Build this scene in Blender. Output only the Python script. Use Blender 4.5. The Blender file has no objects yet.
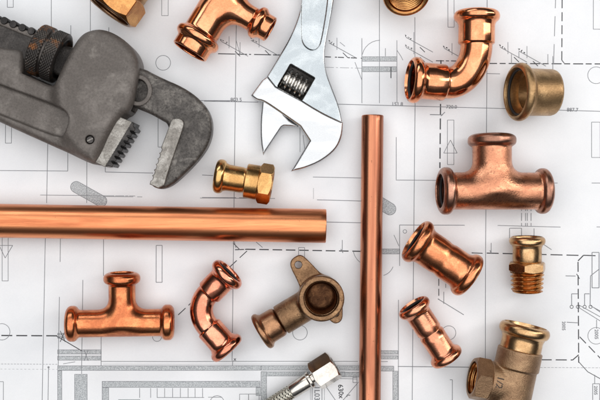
import bpy, bmesh, math, random
import numpy as np
from mathutils import Vector, Matrix
random.seed(7); rng = np.random.default_rng(11)
K = 0.00065            # metres per working unit (one unit = 0.65 mm on the table)
D = 900.0              # camera height in units
S = bpy.context.scene
COL = S.collection
PI = math.pi

# ------------------------------------------------------------------ materials
def N(nt, t, **kw):
    n = nt.nodes.new(t)
    for k, v in kw.items():
        if k.startswith('i_'): n.inputs[k[2:].replace('_', ' ')].default_value = v
        else: setattr(n, k, v)
    return n

def metal(name, base, dark, rough=0.25, rvar=0.12, spot=0.0, spotcol=None, patch=0.45, bump=0.15, stretch=(1, 1, 1), metallic=1.0, scale=0.06, fine=0.6, seed=0.0, light=None, fc=(0.80, 1.12)):
    m = bpy.data.materials.new(name); m.use_nodes = True
    nt = m.node_tree; bs = nt.nodes['Principled BSDF']; L = nt.links.new
    tc = N(nt, 'ShaderNodeTexCoord'); mp = N(nt, 'ShaderNodeMapping')
    mp.inputs['Scale'].default_value = (stretch[0]/K, stretch[1]/K, stretch[2]/K)
    mp.inputs['Location'].default_value = (seed*13.1, seed*7.7, seed*3.3)
    L(tc.outputs['Object'], mp.inputs['Vector'])
    n1 = N(nt, 'ShaderNodeTexNoise', i_Scale=scale, i_Detail=6.0, i_Roughness=0.62, i_Distortion=0.6)
    L(mp.outputs[0], n1.inputs['Vector'])
    r1 = N(nt, 'ShaderNodeValToRGB'); r1.color_ramp.elements[0].position = patch; r1.color_ramp.elements[1].position = patch+0.22
    L(n1.outputs['Fac'], r1.inputs[0])
    mx = N(nt, 'ShaderNodeMix', data_type='RGBA'); mx.inputs[6].default_value = (*dark, 1); mx.inputs[7].default_value = (*base, 1)
    L(r1.outputs[0], mx.inputs[0])
    out = mx.outputs[2]
    # fine mottling
    nf = N(nt, 'ShaderNodeTexNoise', i_Scale=fine, i_Detail=4.0, i_Roughness=0.7)
    L(mp.outputs[0], nf.inputs['Vector'])
    mr = N(nt, 'ShaderNodeMapRange', i_From_Min=0.3, i_From_Max=0.7, i_To_Min=fc[0], i_To_Max=fc[1])
    L(nf.outputs['Fac'], mr.inputs[0])
    mm = N(nt, 'ShaderNodeMix', data_type='RGBA', blend_type='MULTIPLY'); mm.inputs[0].default_value = 1
    L(out, mm.inputs[6]); L(mr.outputs[0], mm.inputs[7]); out = mm.outputs[2]
    if spot > 0:
        ns = N(nt, 'ShaderNodeTexNoise', i_Scale=0.33, i_Detail=3.0, i_Roughness=0.75)
        mp2 = N(nt, 'ShaderNodeMapping'); mp2.inputs['Scale'].default_value = (1/K,)*3; mp2.inputs['Location'].default_value = (seed*5, 3, 9)
        L(tc.outputs['Object'], mp2.inputs['Vector']); L(mp2.outputs[0], ns.inputs['Vector'])
        rs = N(nt, 'ShaderNodeValToRGB'); rs.color_ramp.elements[0].position = 0.72-0.2*spot; rs.color_ramp.elements[1].position = 0.80-0.2*spot
        L(ns.outputs['Fac'], rs.inputs[0])
        m3 = N(nt, 'ShaderNodeMix', data_type='RGBA'); m3.inputs[7].default_value = (*(spotcol or dark), 1)
        L(rs.outputs[0], m3.inputs[0]); L(out, m3.inputs[6]); out = m3.outputs[2]
    if light:
        nl = N(nt, 'ShaderNodeTexNoise', i_Scale=0.045, i_Detail=5.0, i_Roughness=0.7)
        mpl = N(nt, 'ShaderNodeMapping'); mpl.inputs['Scale'].default_value = (1/K,)*3; mpl.inputs['Location'].default_value = (31+seed, 5, 2)
        L(tc.outputs['Object'], mpl.inputs['Vector']); L(mpl.outputs[0], nl.inputs['Vector'])
        rl = N(nt, 'ShaderNodeValToRGB'); rl.color_ramp.elements[0].position = light[1]; rl.color_ramp.elements[1].position = light[1]+0.12
        L(nl.outputs['Fac'], rl.inputs[0])
        m4 = N(nt, 'ShaderNodeMix', data_type='RGBA'); m4.inputs[7].default_value = (*light[0], 1)
        L(rl.outputs[0], m4.inputs[0]); L(out, m4.inputs[6]); out = m4.outputs[2]
    L(out, bs.inputs['Base Color'])
    bs.inputs['Metallic'].default_value = metallic
    rr = N(nt, 'ShaderNodeMapRange', i_From_Min=0.3, i_From_Max=0.72, i_To_Min=rough+rvar, i_To_Max=max(0.04, rough-rvar*0.5))
    L(n1.outputs['Fac'], rr.inputs[0]); L(rr.outputs[0], bs.inputs['Roughness'])
    bp = N(nt, 'ShaderNodeBump', i_Strength=bump, i_Distance=K*0.6)
    ad = N(nt, 'ShaderNodeMath', operation='ADD'); L(nf.outputs['Fac'], ad.inputs[0]); L(n1.outputs['Fac'], ad.inputs[1])
    L(ad.outputs[0], bp.inputs['Height']); L(bp.outputs[0], bs.inputs['Normal'])
    return m

def plain(name, col, rough=0.6, metallic=0.0):
    m = bpy.data.materials.new(name); m.use_nodes = True
    nt = m.node_tree; bs = nt.nodes['Principled BSDF']; L = nt.links.new
    tc = N(nt, 'ShaderNodeTexCoord'); mp = N(nt, 'ShaderNodeMapping'); mp.inputs['Scale'].default_value = (1/K,)*3
    n1 = N(nt, 'ShaderNodeTexNoise', i_Scale=0.5, i_Detail=4.0)
    L(tc.outputs['Object'], mp.inputs[0]); L(mp.outputs[0], n1.inputs['Vector'])
    mx = N(nt, 'ShaderNodeMix', data_type='RGBA'); mx.inputs[6].default_value = (*[c*0.75 for c in col], 1); mx.inputs[7].default_value = (*[min(1, c*1.2) for c in col], 1)
    L(n1.outputs['Fac'], mx.inputs[0]); L(mx.outputs[2], bs.inputs['Base Color'])
    bs.inputs['Roughness'].default_value = rough; bs.inputs['Metallic'].default_value = metallic
    return m

def paper_mat():
    m = bpy.data.materials.new('drawing_paper'); m.use_nodes = True
    nt = m.node_tree; bs = nt.nodes['Principled BSDF']; L = nt.links.new
    tc = N(nt, 'ShaderNodeTexCoord'); mp = N(nt, 'ShaderNodeMapping'); mp.inputs['Scale'].default_value = (1/K,)*3
    L(tc.outputs['Object'], mp.inputs[0])
    n1 = N(nt, 'ShaderNodeTexNoise', i_Scale=0.012, i_Detail=5.0, i_Roughness=0.6)
    n2 = N(nt, 'ShaderNodeTexNoise', i_Scale=0.9, i_Detail=5.0, i_Roughness=0.7)
    L(mp.outputs[0], n1.inputs['Vector']); L(mp.outputs[0], n2.inputs['Vector'])
    mx = N(nt, 'ShaderNodeMix', data_type='RGBA'); mx.inputs[6].default_value = (0.80, 0.81, 0.83, 1); mx.inputs[7].default_value = (0.885, 0.89, 0.90, 1)
    a = N(nt, 'ShaderNodeMapRange', i_From_Min=0.3, i_From_Max=0.7); L(n1.outputs['Fac'], a.inputs[0]); L(a.outputs[0], mx.inputs[0])
    b = N(nt, 'ShaderNodeMapRange', i_From_Min=0.3, i_From_Max=0.7, i_To_Min=0.965, i_To_Max=1.02); L(n2.outputs['Fac'], b.inputs[0])
    mm = N(nt, 'ShaderNodeMix', data_type='RGBA', blend_type='MULTIPLY'); mm.inputs[0].default_value = 1
    L(mx.outputs[2], mm.inputs[6]); L(b.outputs[0], mm.inputs[7]); L(mm.outputs[2], bs.inputs['Base Color'])
    bs.inputs['Roughness'].default_value = 0.62; bs.inputs['Specular IOR Level'].default_value = 0.3
    bp = N(nt, 'ShaderNodeBump', i_Strength=0.12, i_Distance=K*0.5); L(n2.outputs['Fac'], bp.inputs['Height']); L(bp.outputs[0], bs.inputs['Normal'])
    return m

COPA = (0.87, 0.385, 0.20); COPD = (0.62, 0.235, 0.115)
M = {}
M['pipe_h'] = metal('copper_tube_wide', (0.80, 0.305, 0.135), (0.52, 0.17, 0.075), 0.27, 0.10, spot=0.3, spotcol=(0.34, 0.14, 0.07), stretch=(0.06, 1, 1), scale=0.09, bump=0.025, fc=(0.88, 1.08), patch=0.36)
M['pipe_v'] = metal('copper_tube_narrow', (0.62, 0.255, 0.14), (0.40, 0.15, 0.085), 0.23, 0.09, spot=0.3, spotcol=(0.22, 0.09, 0.05), stretch=(1, 0.05, 1), scale=0.1, bump=0.025, seed=1, fc=(0.88, 1.08), patch=0.38)
M['cop_tee'] = metal('copper_satin', (0.80, 0.30, 0.125), (0.50, 0.155, 0.065), 0.20, 0.10, spot=0.1, patch=0.42, seed=2, bump=0.12)
M['cop_pit'] = metal('copper_pitted', (0.76, 0.355, 0.205), (0.54, 0.235, 0.135), 0.25, 0.10, spot=0.8, spotcol=(0.38, 0.165, 0.10), seed=3, bump=0.35, fc=(0.82, 1.12))
M['cop_rim'] = metal('copper_tarnished_rim', (0.55, 0.28, 0.19), (0.32, 0.16, 0.11), 0.28, 0.10, spot=0.3, seed=4)
M['cop_shiny'] = metal('copper_polished', COPA, (0.72, 0.27, 0.13), 0.12, 0.06, spot=0.1, seed=5, bump=0.06)
M['cop_shiny2'] = metal('copper_polished_warm', (0.92, 0.46, 0.24), (0.76, 0.30, 0.14), 0.15, 0.07, spot=0.2, spotcol=(0.35, 0.14, 0.07), seed=6, bump=0.08)
M['cop_red'] = metal('copper_polished_red', (0.86, 0.37, 0.23), (0.66, 0.23, 0.14), 0.14, 0.07, spot=0.1, seed=7, bump=0.08)
M['cop_coup'] = metal('copper_coupling', (0.86, 0.38, 0.18), (0.58, 0.21, 0.095), 0.18, 0.1, spot=0.2, spotcol=(0.32, 0.13, 0.07), seed=8, bump=0.15)
M['cop_slim'] = metal('copper_coupling_pale', (0.88, 0.41, 0.24), (0.66, 0.26, 0.15), 0.17, 0.08, spot=0.2, spotcol=(0.35, 0.15, 0.09), seed=9)
M['brass'] = metal('brass_bright', (0.74, 0.455, 0.185), (0.52, 0.285, 0.105), 0.20, 0.09, spot=0.12, seed=10)
M['brass_d'] = metal('brass_orange', (0.68, 0.36, 0.13), (0.48, 0.22, 0.08), 0.24, 0.09, spot=0.1, seed=11)
M['brass_y'] = metal('brass_golden', (0.70, 0.45, 0.235), (0.50, 0.30, 0.145), 0.22, 0.08, spot=0.1, seed=12)
M['bronze'] = metal('bronze_cast', (0.56, 0.36, 0.185), (0.38, 0.235, 0.115), 0.36, 0.1, spot=0.3, seed=13, bump=0.35)
M['bronze_rim'] = metal('bronze_rim_dark', (0.42, 0.25, 0.14), (0.26, 0.15, 0.085), 0.27, 0.1, spot=0.2, seed=14, bump=0.2)
M['bronze_rough'] = metal('bronze_sandcast', (0.42, 0.27, 0.155), (0.31, 0.19, 0.11), 0.33, 0.08, spot=0.5, spotcol=(0.17, 0.095, 0.055), seed=15, bump=0.75, fine=0.9, fc=(0.78, 1.18))
M['bronze_brown'] = metal('bronze_brown', (0.44, 0.235, 0.125), (0.30, 0.155, 0.085), 0.28, 0.1, spot=0.2, seed=16, bump=0.2)
M['bronze_plate'] = metal('bronze_plate', (0.34, 0.20, 0.105), (0.21, 0.12, 0.065), 0.30, 0.1, spot=0.6, spotcol=(0.13, 0.07, 0.04), seed=17, bump=0.6, fc=(0.68, 1.25))
M['iron'] = metal('cast_iron_grey', (0.165, 0.145, 0.130), (0.115, 0.099, 0.088), 0.46, 0.10, spot=0.28, spotcol=(0.075, 0.066, 0.06), seed=18, bump=0.6, metallic=0.35, scale=0.035, fine=0.45, light=((0.215, 0.192, 0.172), 0.58), fc=(0.78, 1.2))
M['iron_hook'] = metal('forged_iron_worn', (0.15, 0.136, 0.122), (0.07, 0.063, 0.058), 0.40, 0.12, spot=0.5, spotcol=(0.05, 0.045, 0.042), seed=19, bump=0.9, metallic=0.6, scale=0.05, fine=0.5, light=((0.24, 0.222, 0.20), 0.58), fc=(0.5, 1.45))
M['iron_shank'] = metal('shank_dark_iron', (0.085, 0.076, 0.07), (0.045, 0.04, 0.037), 0.45, 0.1, spot=0.4, seed=29, bump=0.8, metallic=0.6, fc=(0.6, 1.3))
M['iron_dark'] = metal('black_oiled_steel', (0.075, 0.068, 0.065), (0.03, 0.028, 0.027), 0.36, 0.12, seed=20, bump=0.5, metallic=0.8, spot=0.3)
M['rust_nut'] = metal('rusty_knurled_steel', (0.10, 0.088, 0.078), (0.05, 0.045, 0.042), 0.33, 0.12, seed=21, bump=0.3, metallic=0.85, light=((0.30, 0.12, 0.04), 0.545))
M['jaw_steel'] = metal('worn_jaw_steel', (0.40, 0.38, 0.35), (0.24, 0.222, 0.20), 0.38, 0.12, spot=0.5, spotcol=(0.10, 0.08, 0.06), fc=(0.65, 1.25), seed=22, bump=0.5, metallic=0.75, scale=0.09)
M['chrome'] = metal('satin_chrome', (0.53, 0.565, 0.58), (0.40, 0.435, 0.455), 0.25, 0.06, seed=23, bump=0.10, fine=1.2, scale=0.04)
M['polish'] = metal('polished_steel', (0.62, 0.625, 0.63), (0.52, 0.53, 0.54), 0.24, 0.06, seed=24, bump=0.12, stretch=(0.6, 2.2, 1), scale=0.03, fine=0.9, fc=(0.9, 1.06))
M['worm'] = metal('worm_steel', (0.72, 0.70, 0.66), (0.50, 0.48, 0.45), 0.22, 0.1, seed=25, bump=0.15)
M['nickel'] = metal('nickel_plate', (0.74, 0.70, 0.64), (0.58, 0.54, 0.49), 0.17, 0.07, spot=0.1, seed=26, bump=0.05)
M['wire'] = metal('braid_wire', (0.78, 0.76, 0.68), (0.60, 0.57, 0.48), 0.24, 0.08, seed=27, bump=0.05)
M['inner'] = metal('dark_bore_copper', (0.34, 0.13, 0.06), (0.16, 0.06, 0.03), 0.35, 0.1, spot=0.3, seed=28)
M['core'] = plain('hose_core', (0.05, 0.045, 0.04), 0.6)
M['rubber'] = plain('black_rubber', (0.006, 0.006, 0.007), 0.6)
M['mark'] = plain('stamped_recess', (0.05, 0.028, 0.016), 0.6)
M['bore_dark'] = metal('bore_dark_brown', (0.20, 0.095, 0.045), (0.09, 0.042, 0.022), 0.38, 0.1, spot=0.5, spotcol=(0.03, 0.016, 0.01), seed=31, scale=0.12, bump=0.5)  # bore brown, darkened further to paint in the shade deep down
M['paper'] = paper_mat()
M['ink_dark'] = plain('ink_black', (0.065, 0.066, 0.072), 0.8)
M['ink'] = plain('ink_grey', (0.23, 0.235, 0.25), 0.8)
M['ink_soft'] = plain('ink_light_grey', (0.40, 0.41, 0.425), 0.8)
M['fill'] = plain('ink_hatch_fill', (0.50, 0.525, 0.54), 0.8)
_n = M['fill'].node_tree; _t = [n for n in _n.nodes if n.type == 'TEX_NOISE'][0]; _t.inputs['Scale'].default_value = 1.1; _t.inputs['Roughness'].default_value = 0.8
_m = [n for n in _n.nodes if n.type == 'MIX'][0]; _r = _n.nodes.new('ShaderNodeValToRGB'); _r.color_ramp.elements[0].position = 0.44; _r.color_ramp.elements[1].position = 0.58
_n.links.new(_t.outputs['Fac'], _r.inputs[0]); _n.links.new(_r.outputs[0], _m.inputs[0]); _m.inputs[6].default_value = (0.33, 0.35, 0.365, 1); _m.inputs[7].default_value = (0.66, 0.68, 0.69, 1)
M['table'] = plain('table_top_white', (0.6, 0.6, 0.6), 0.6)

# ------------------------------------------------------------------ things and meshes
def W(x, y, z=0.0): return np.array([x-300.0, 200.0-y, z], float)
class Thing:
    def __init__(s, name, label, cat, cx, cy, zax, group=None, root=True):
        s.s = 1-zax/D
        s.loc = W(cx, cy, 0)*K*s.s
        s.root = None
        s.root = bpy.data.objects.new(name, None); COL.objects.link(s.root)
        s.root.empty_display_size = 0.01
        s.root.location = s.loc; s.root['label'] = label; s.root['category'] = cat
        if group: s.root['group'] = group
    def add(s, name, verts, faces, mat, parent=None, smooth=40, mats=None, label=None):
        v = np.asarray(verts, float)*K*s.s - s.loc
        me = bpy.data.meshes.new(name)
        me.from_pydata(v.tolist(), [], [tuple(int(i) for i in f) for f in faces])
        me.materials.append(M[mat]) if isinstance(mat, str) else [me.materials.append(M[q]) for q in mat]
        if mats is not None: me.polygons.foreach_set('material_index', mats)
        me.polygons.foreach_set('use_smooth', [True]*len(me.polygons))
        me.update()
        if smooth: me.set_sharp_from_angle(angle=math.radians(smooth))
        o = bpy.data.objects.new(name, me); COL.objects.link(o); o.parent = parent or s.root
        if label: o['label'] = label
        return o

def unit(v): v = np.asarray(v, float); return v/np.linalg.norm(v)
def frame(d):
    d = unit(d); up = np.array([0, 0, 1.0]) if abs(d[2]) < 0.95 else np.array([0, 1.0, 0])
    u = unit(np.cross(up, d)); w = np.cross(d, u); return d, u, w   # w ~ up
def direc(dx, dy, elev=0.0):
    """direction given in picture x (right), y (down) plus elevation in degrees"""
    h = unit([dx, -dy, 0]); e = math.radians(elev)
    return h*math.cos(e)+np.array([0, 0, 1])*math.sin(e)

def lathe(p0, d, prof, n=72, rot=0.0, hexr=None, rfun=None, close=False):
    """prof: list of (t, r). Returns verts, faces. hexr: list of flags -> ring is a hexagon. rfun(t,th,r)->r"""
    d, u, w = frame(d); p0 = np.asarray(p0, float)
    th = np.arange(n)*2*PI/n
    V = []; F = []
    for i, (t, r) in enumerate(prof):
        rr = np.full(n, float(r))
        if hexr and hexr[i]:
            a = (th-rot) % (PI/3)-PI/6
            rr = np.minimum(r*math.cos(PI/6)/np.cos(a), r*0.975)
        if rfun: rr = rfun(t, th, rr)
        V.append(p0+t*d+rr[:, None]*(np.cos(th)[:, None]*u+np.sin(th)[:, None]*w))
    V = np.concatenate(V)
    m = len(prof)
    for i in range(m-1 if not close else m):
        a = i*n; b = ((i+1) % m)*n
        for j in range(n):
            k = (j+1) % n
            F.append((a+j, a+k, b+k, b+j))
    return V, F

def hexprism(p0, d, t0, t1, ap, rin, rot=0.0, rc=None, n=240):
    """hexagonal collar whose corners are turned down by a cone at both ends"""
    rc = rc or ap*0.985
    ts = [t0]+[t0+q for q in np.arange(0.25, 3.3, 0.25)]+[(t0+t1)/2]+[t1-q for q in np.arange(0.25, 3.3, 0.25)[::-1]]+[t1]
    def rf(t, th, rr):
        if rr[0] < ap*0.97: return rr
        a = (th-rot) % (PI/3)-PI/6
        return np.minimum(ap/np.cos(a), rc+min(t-t0, t1-t)*1.35)
    prof = [(t0, rin)]+[(t, ap) for t in ts]+[(t1, rin)]
    return lathe(p0, d, prof, n=n, rfun=rf)

def arc(t0, r0, rad, a0, a1, n=8, sx=1.0):
    """points on an arc centred (t0,r0); angles deg; 0 = +t, 90 = +r"""
    return [(t0+sx*rad*math.cos(math.radians(a0+(a1-a0)*i/n)), r0+rad*math.sin(math.radians(a0+(a1-a0)*i/n))) for i in range(n+1)]

def bead_end(rb, rbead, wid, rin, depth=18, lip=0.0):
    """profile from deep inside the bore, out round the bead and back to body radius; t=0 is the open end"""
    h = wid/2; k = (rbead-rb)
    p = [(depth, rin-1.5), (depth, rin), (wid*0.6, rin), (wid*0.55, rin+1.0), (1.6, rin+1.2), (0.5, rin+1.8)]
    c = h+lip; rc = rbead-h*0.8
    p += [(c+h*math.cos(a), rc+h*0.8*math.sin(a)) for a in np.radians(np.linspace(175, 15, 12))]
    p += [(c+h*1.05+q*wid*0.42, rb+(rc+h*0.2-rb)*(1-q)**2) for q in (0.15, 0.4, 0.7, 1.0)]
    return p

# ---- signed-distance modelling
def scyl(P, a, b, r, rnd=1.0):
    X, Y, Z = P; a = np.asarray(a, float); b = np.asarray(b, float)
    L = np.linalg.norm(b-a); d = (b-a)/L; c = (a+b)/2
    px, py, pz = X-c[0], Y-c[1], Z-c[2]
    t = px*d[0]+py*d[1]+pz*d[2]
    q = np.sqrt(np.maximum(px*px+py*py+pz*pz-t*t, 1e-9))
    dx = q-r+rnd; dy = np.abs(t)-L/2+rnd
    return np.minimum(np.maximum(dx, dy), 0)+np.hypot(np.maximum(dx, 0), np.maximum(dy, 0))-rnd
def sbox(P, c, ax, half, rnd=1.0):
    X, Y, Z = P; c = np.asarray(c, float); q = []
    for a, h in zip(ax, half):
        t = (X-c[0])*a[0]+(Y-c[1])*a[1]+(Z-c[2])*a[2]; q.append(np.abs(t)-h+rnd)
    return np.minimum(np.maximum(np.maximum(q[0], q[1]), q[2]), 0)+np.sqrt(sum(np.maximum(k, 0)**2 for k in q))-rnd
def poly2(P, pts):
    X, Y, Z = P; v = np.asarray(pts, float)
    if X.ndim == 3: X = X[:, :, :1]; Y = Y[:, :, :1]
    d = None; s = None
    n = len(v)
    for i in range(n):
        a = v[i]; b = v[i-1]; e = b-a
        wx = X-a[0]; wy = Y-a[1]
        t = np.clip((wx*e[0]+wy*e[1])/(e@e+1e-12), 0, 1)
        dd = (wx-e[0]*t)**2+(wy-e[1]*t)**2
        d = dd if d is None else np.minimum(d, dd)
        c1 = (Y >= a[1]) & (Y < b[1]) & (e[0]*wy > e[1]*wx) if False else None
        cond = ((a[1] > Y) != (b[1] > Y)) & (X < (b[0]-a[0])*(Y-a[1])/((b[1]-a[1]) if b[1] != a[1] else 1e-9)+a[0])
        s = cond if s is None else (s ^ cond)
    d = np.sqrt(d); return np.where(s, -d, d)
def sext(P, pts, z0, z1, bev=1.0):
    d = poly2(P, pts)+bev; dz = np.abs(P[2]-(z0+z1)/2)-(z1-z0)/2+bev
    return np.minimum(np.maximum(d, dz), 0)+np.hypot(np.maximum(d, 0), np.maximum(dz, 0))-bev
def smin(a, b, k):
    h = np.maximum(k-np.abs(a-b), 0)/k; return np.minimum(a, b)-h*h*k*0.25
def smax(a, b, k): return -smin(-a, -b, k)
def pix(pts, it=2):
    """picture points (x,y[,1=keep corner]) -> smoothed outline in working space"""
    q = [(p[0]-300.0, 200.0-p[1], len(p) > 2) for p in pts]
    for _ in range(it):
        o = []
        n = len(q)
        for i in range(n):
            a, b, c = q[i-1], q[i], q[(i+1) % n]
            if b[2]: o.append(b)
            else:
                o.append((b[0]*.75+a[0]*.25, b[1]*.75+a[1]*.25, False)); o.append((b[0]*.75+c[0]*.25, b[1]*.75+c[1]*.25, False))
        q = o
    return [(a[0], a[1]) for a in q]

def snet(f, lo, hi, h):
    lo = np.asarray(lo, float); hi = np.asarray(hi, float)
    n = np.ceil((hi-lo)/h).astype(int)+1
    xs = (lo[0]+h*np.arange(n[0]))[:, None, None]; ys = (lo[1]+h*np.arange(n[1]))[None, :, None]; zs = (lo[2]+h*np.arange(n[2]))[None, None, :]
    V = np.broadcast_to(f((xs, ys, zs)), tuple(n)).astype(np.float32)
    s = V < 0
    c = [(i, j, k) for i in (0, 1) for j in (0, 1) for k in (0, 1)]
    sl = lambda A, o: A[o[0]:n[0]-1+o[0], o[1]:n[1]-1+o[1], o[2]:n[2]-1+o[2]]
    cnt = sum(sl(s, o).astype(np.int8) for o in c)
    mask = (cnt > 0) & (cnt < 8)
    I = np.argwhere(mask); m = len(I)
    acc = np.zeros((m, 3)); num = np.zeros(m)
    vals = {o: V[I[:, 0]+o[0], I[:, 1]+o[1], I[:, 2]+o[2]] for o in c}
    for a in c:
        for ax in range(3):
            if a[ax]: continue
            b = list(a); b[ax] = 1; b = tuple(b)
            va, vb = vals[a], vals[b]; cr = (va < 0) != (vb < 0)
            t = np.where(cr, va/np.where(cr, va-vb, 1), 0)
            p = np.tile(np.array(a, float), (m, 1)); p[:, ax] = t
            acc += np.where(cr[:, None], p, 0); num += cr
    P = lo+h*(I+acc/num[:, None])
    idx = -np.ones(mask.shape, int); idx[mask] = np.arange(m)
    F = []
    for ax in range(3):
        o = [0, 0, 0]; o[ax] = 1
        A = s[:n[0]-o[0], :n[1]-o[1], :n[2]-o[2]]; B = s[o[0]:, o[1]:, o[2]:]
        E = np.argwhere(A != B)
        u, v = (ax+1) % 3, (ax+2) % 3
        ok = (E[:, u] > 0) & (E[:, v] > 0) & (E[:, u] < n[u]-1) & (E[:, v] < n[v]-1)
        E = E[ok]; inside = A[E[:, 0], E[:, 1], E[:, 2]]
        def g(du, dv):
            q = E.copy(); q[:, u] -= du; q[:, v] -= dv; return idx[q[:, 0], q[:, 1], q[:, 2]]
        Q = np.stack([g(1, 1), g(0, 1), g(0, 0), g(1, 0)], 1)
        Q[~inside] = Q[~inside][:, ::-1]
        F.append(Q)
    F = np.concatenate(F)
    fl = lambda p: f((p[:, 0], p[:, 1], p[:, 2]))
    for _ in range(3):
        e = 0.05*h; v = fl(P)
        g = np.stack([(fl(P+np.eye(3)[i]*e)-fl(P-np.eye(3)[i]*e))/(2*e) for i in range(3)], 1)
        gg = (g*g).sum(1)+1e-6
        st = -(v/gg)[:, None]*g
        ln = np.linalg.norm(st, axis=1, keepdims=True); st *= np.minimum(1, 0.4*h/np.maximum(ln, 1e-9))
        P = P+st*0.9
    return P, F

def torus(p, d, R, r, n=48, m=10):
    return lathe(p, d, [(r*math.cos(a), R+r*math.sin(a)) for a in np.linspace(0, 2*PI, m, endpoint=False)], n=n, close=True)

def joinm(parts):
    V = []; F = []; o = 0
    for v, f in parts:
        V.append(np.asarray(v)); F += [tuple(int(i)+o for i in q) for q in f]; o += len(v)
    return np.concatenate(V), F

# ================================================================== table and drawing
def surf(x, y):   # gentle waves of the sheet (in working units)
    return 0.55*np.sin(x*0.019+1.1)*np.cos(y*0.023+0.4)+0.45*np.sin(x*0.008-y*0.014+2.0)+0.16*np.sin(x*0.045+y*0.037)-1.1
me = bpy.data.meshes.new('table_top'); a = 3200*K
me.from_pydata([(-a, -a, -5*K), (a, -a, -5*K), (a, a, -5*K), (-a, a, -5*K)], [], [(0, 1, 2, 3)]); me.materials.append(M['table'])
o = bpy.data.objects.new('table_top', me); COL.objects.link(o); o['kind'] = 'structure'

draw = Thing('technical_drawing', 'large white printed plumbing floor plan sheet lying under all the fittings and tools', 'drawing', 300, 200, 0)
g = 10.0; xs = np.arange(-620, 621, g); ys = np.arange(-460, 461, g)
XX, YY = np.meshgrid(xs, ys, indexing='ij'); ZZ = surf(XX, YY)
V = np.stack([XX.ravel(), YY.ravel(), ZZ.ravel()], 1); ny = len(ys)
F = [(i*ny+j, (i+1)*ny+j, (i+1)*ny+j+1, i*ny+j+1) for i in range(len(xs)-1) for j in range(len(ys)-1)]
draw.add('paper_sheet', V, F, 'paper', smooth=None)

LV = []; LF = []; LM = []
def quad(pts, m, dz):
    o = len(LV)
    for x, y in pts: LV.append((x-300.0, 200.0-y, float(surf(x-300.0, 200.0-y))+dz))
    LF.append(tuple(range(o, o+len(pts)))); LM.append(m)
def line(x0, y0, x1, y1, w=0.55, m=1, dash=None):
    L = math.hypot(x1-x0, y1-y0)
    if L < 1e-6: return
    w = w*(0.92 if m == 0 else 1.0); ux, uy = (x1-x0)/L, (y1-y0)/L; nx, ny_ = -uy*w/2, ux*w/2
    segs = []
    if dash:
        t = 0; i = 0
        while t < L:
            l = dash[i % len(dash)]
            if i % 2 == 0: segs.append((t, min(L, t+l)))
            t += l; i += 1
    else: segs = [(0, L)]
    for a, b in segs:
        k = max(1, int((b-a)/10))
        for q in range(k):
            s0 = a+(b-a)*q/k; s1 = a+(b-a)*(q+1)/k
            j = random.uniform(-0.12, 0.12)
            quad([(x0+ux*s0+nx, y0+uy*s0+ny_), (x0+ux*s0-nx, y0+uy*s0-ny_), (x0+ux*s1-nx, y0+uy*s1-ny_), (x0+ux*s1+nx, y0+uy*s1+ny_)], m, 0.16+0.02*m)
def pl(pts, w=0.55, m=1, dash=None):
    for a, b in zip(pts, pts[1:]): line(*a, *b, w, m, dash)
def rect(x0, y0, x1, y1, w=0.5, m=1): pl([(x0, y0), (x1, y0), (x1, y1), (x0, y1), (x0, y0)], w, m)
def circ(cx, cy, r, w=0.5, m=1, a0=0, a1=360):
    n = max(6, int(abs(a1-a0)/12))
    pts = [(cx+r*math.cos(math.radians(a0+(a1-a0)*i/n)), cy+r*math.sin(math.radians(a0+(a1-a0)*i/n))) for i in range(n+1)]
    pl(pts, w, m)
def band(x0, y0, x1, y1, edge=True, m=3):
    nx_ = max(1, int((x1-x0)/8)); ny2 = max(1, int((y1-y0)/8))
    for i in range(nx_):
        for j in range(ny2):
            a, b = x0+(x1-x0)*i/nx_, x0+(x1-x0)*(i+1)/nx_; c, e = y0+(y1-y0)*j/ny2, y0+(y1-y0)*(j+1)/ny2
            quad([(a, c), (b, c), (b, e), (a, e)], m, 0.10)
    if edge: rect(x0, y0, x1, y1, 0.4, 1)
def capsule(x0, y0, x1, y1, r):
    a = math.atan2(y1-y0, x1-x0); pts = []
    for i in range(13): t = a+PI/2+PI*i/12; pts.append((x0+r*math.cos(t), y0+r*math.sin(t)))
    for i in range(13): t = a-PI/2+PI*i/12; pts.append((x1+r*math.cos(t), y1+r*math.sin(t)))
    quad(pts, 3, 0.14); pl(pts+[pts[0]], 0.5, 1)
def text(s, x, y, size, ang=0.0, m=0, vs=None):
    cu = bpy.data.curves.new('lettering', 'FONT'); cu.body = s; cu.size = size; cu.resolution_u = 3; cu.offset = size*0.012
    ob = bpy.data.objects.new('lettering', cu); dep = bpy.context.evaluated_depsgraph_get()
    mm = ob.to_mesh()
    ca, sa = math.cos(math.radians(ang)), math.sin(math.radians(ang))
    vv = [(x+v.co.x*ca-(-v.co.y)*sa*1.0, y+v.co.x*sa+(-v.co.y)*ca) for v in mm.vertices]
    ff = [tuple(p.vertices) for p in mm.polygons]
    ob.to_mesh_clear(); bpy.data.objects.remove(ob); bpy.data.curves.remove(cu)
    if vs is not None: return vv, ff
    o = len(LV)
    for px, py in vv: LV.append((px-300.0, 200.0-py, float(surf(px-300.0, 200.0-py))+0.28))
    for f in ff: LF.append(tuple(i+o for i in f)); LM.append(m)
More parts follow.
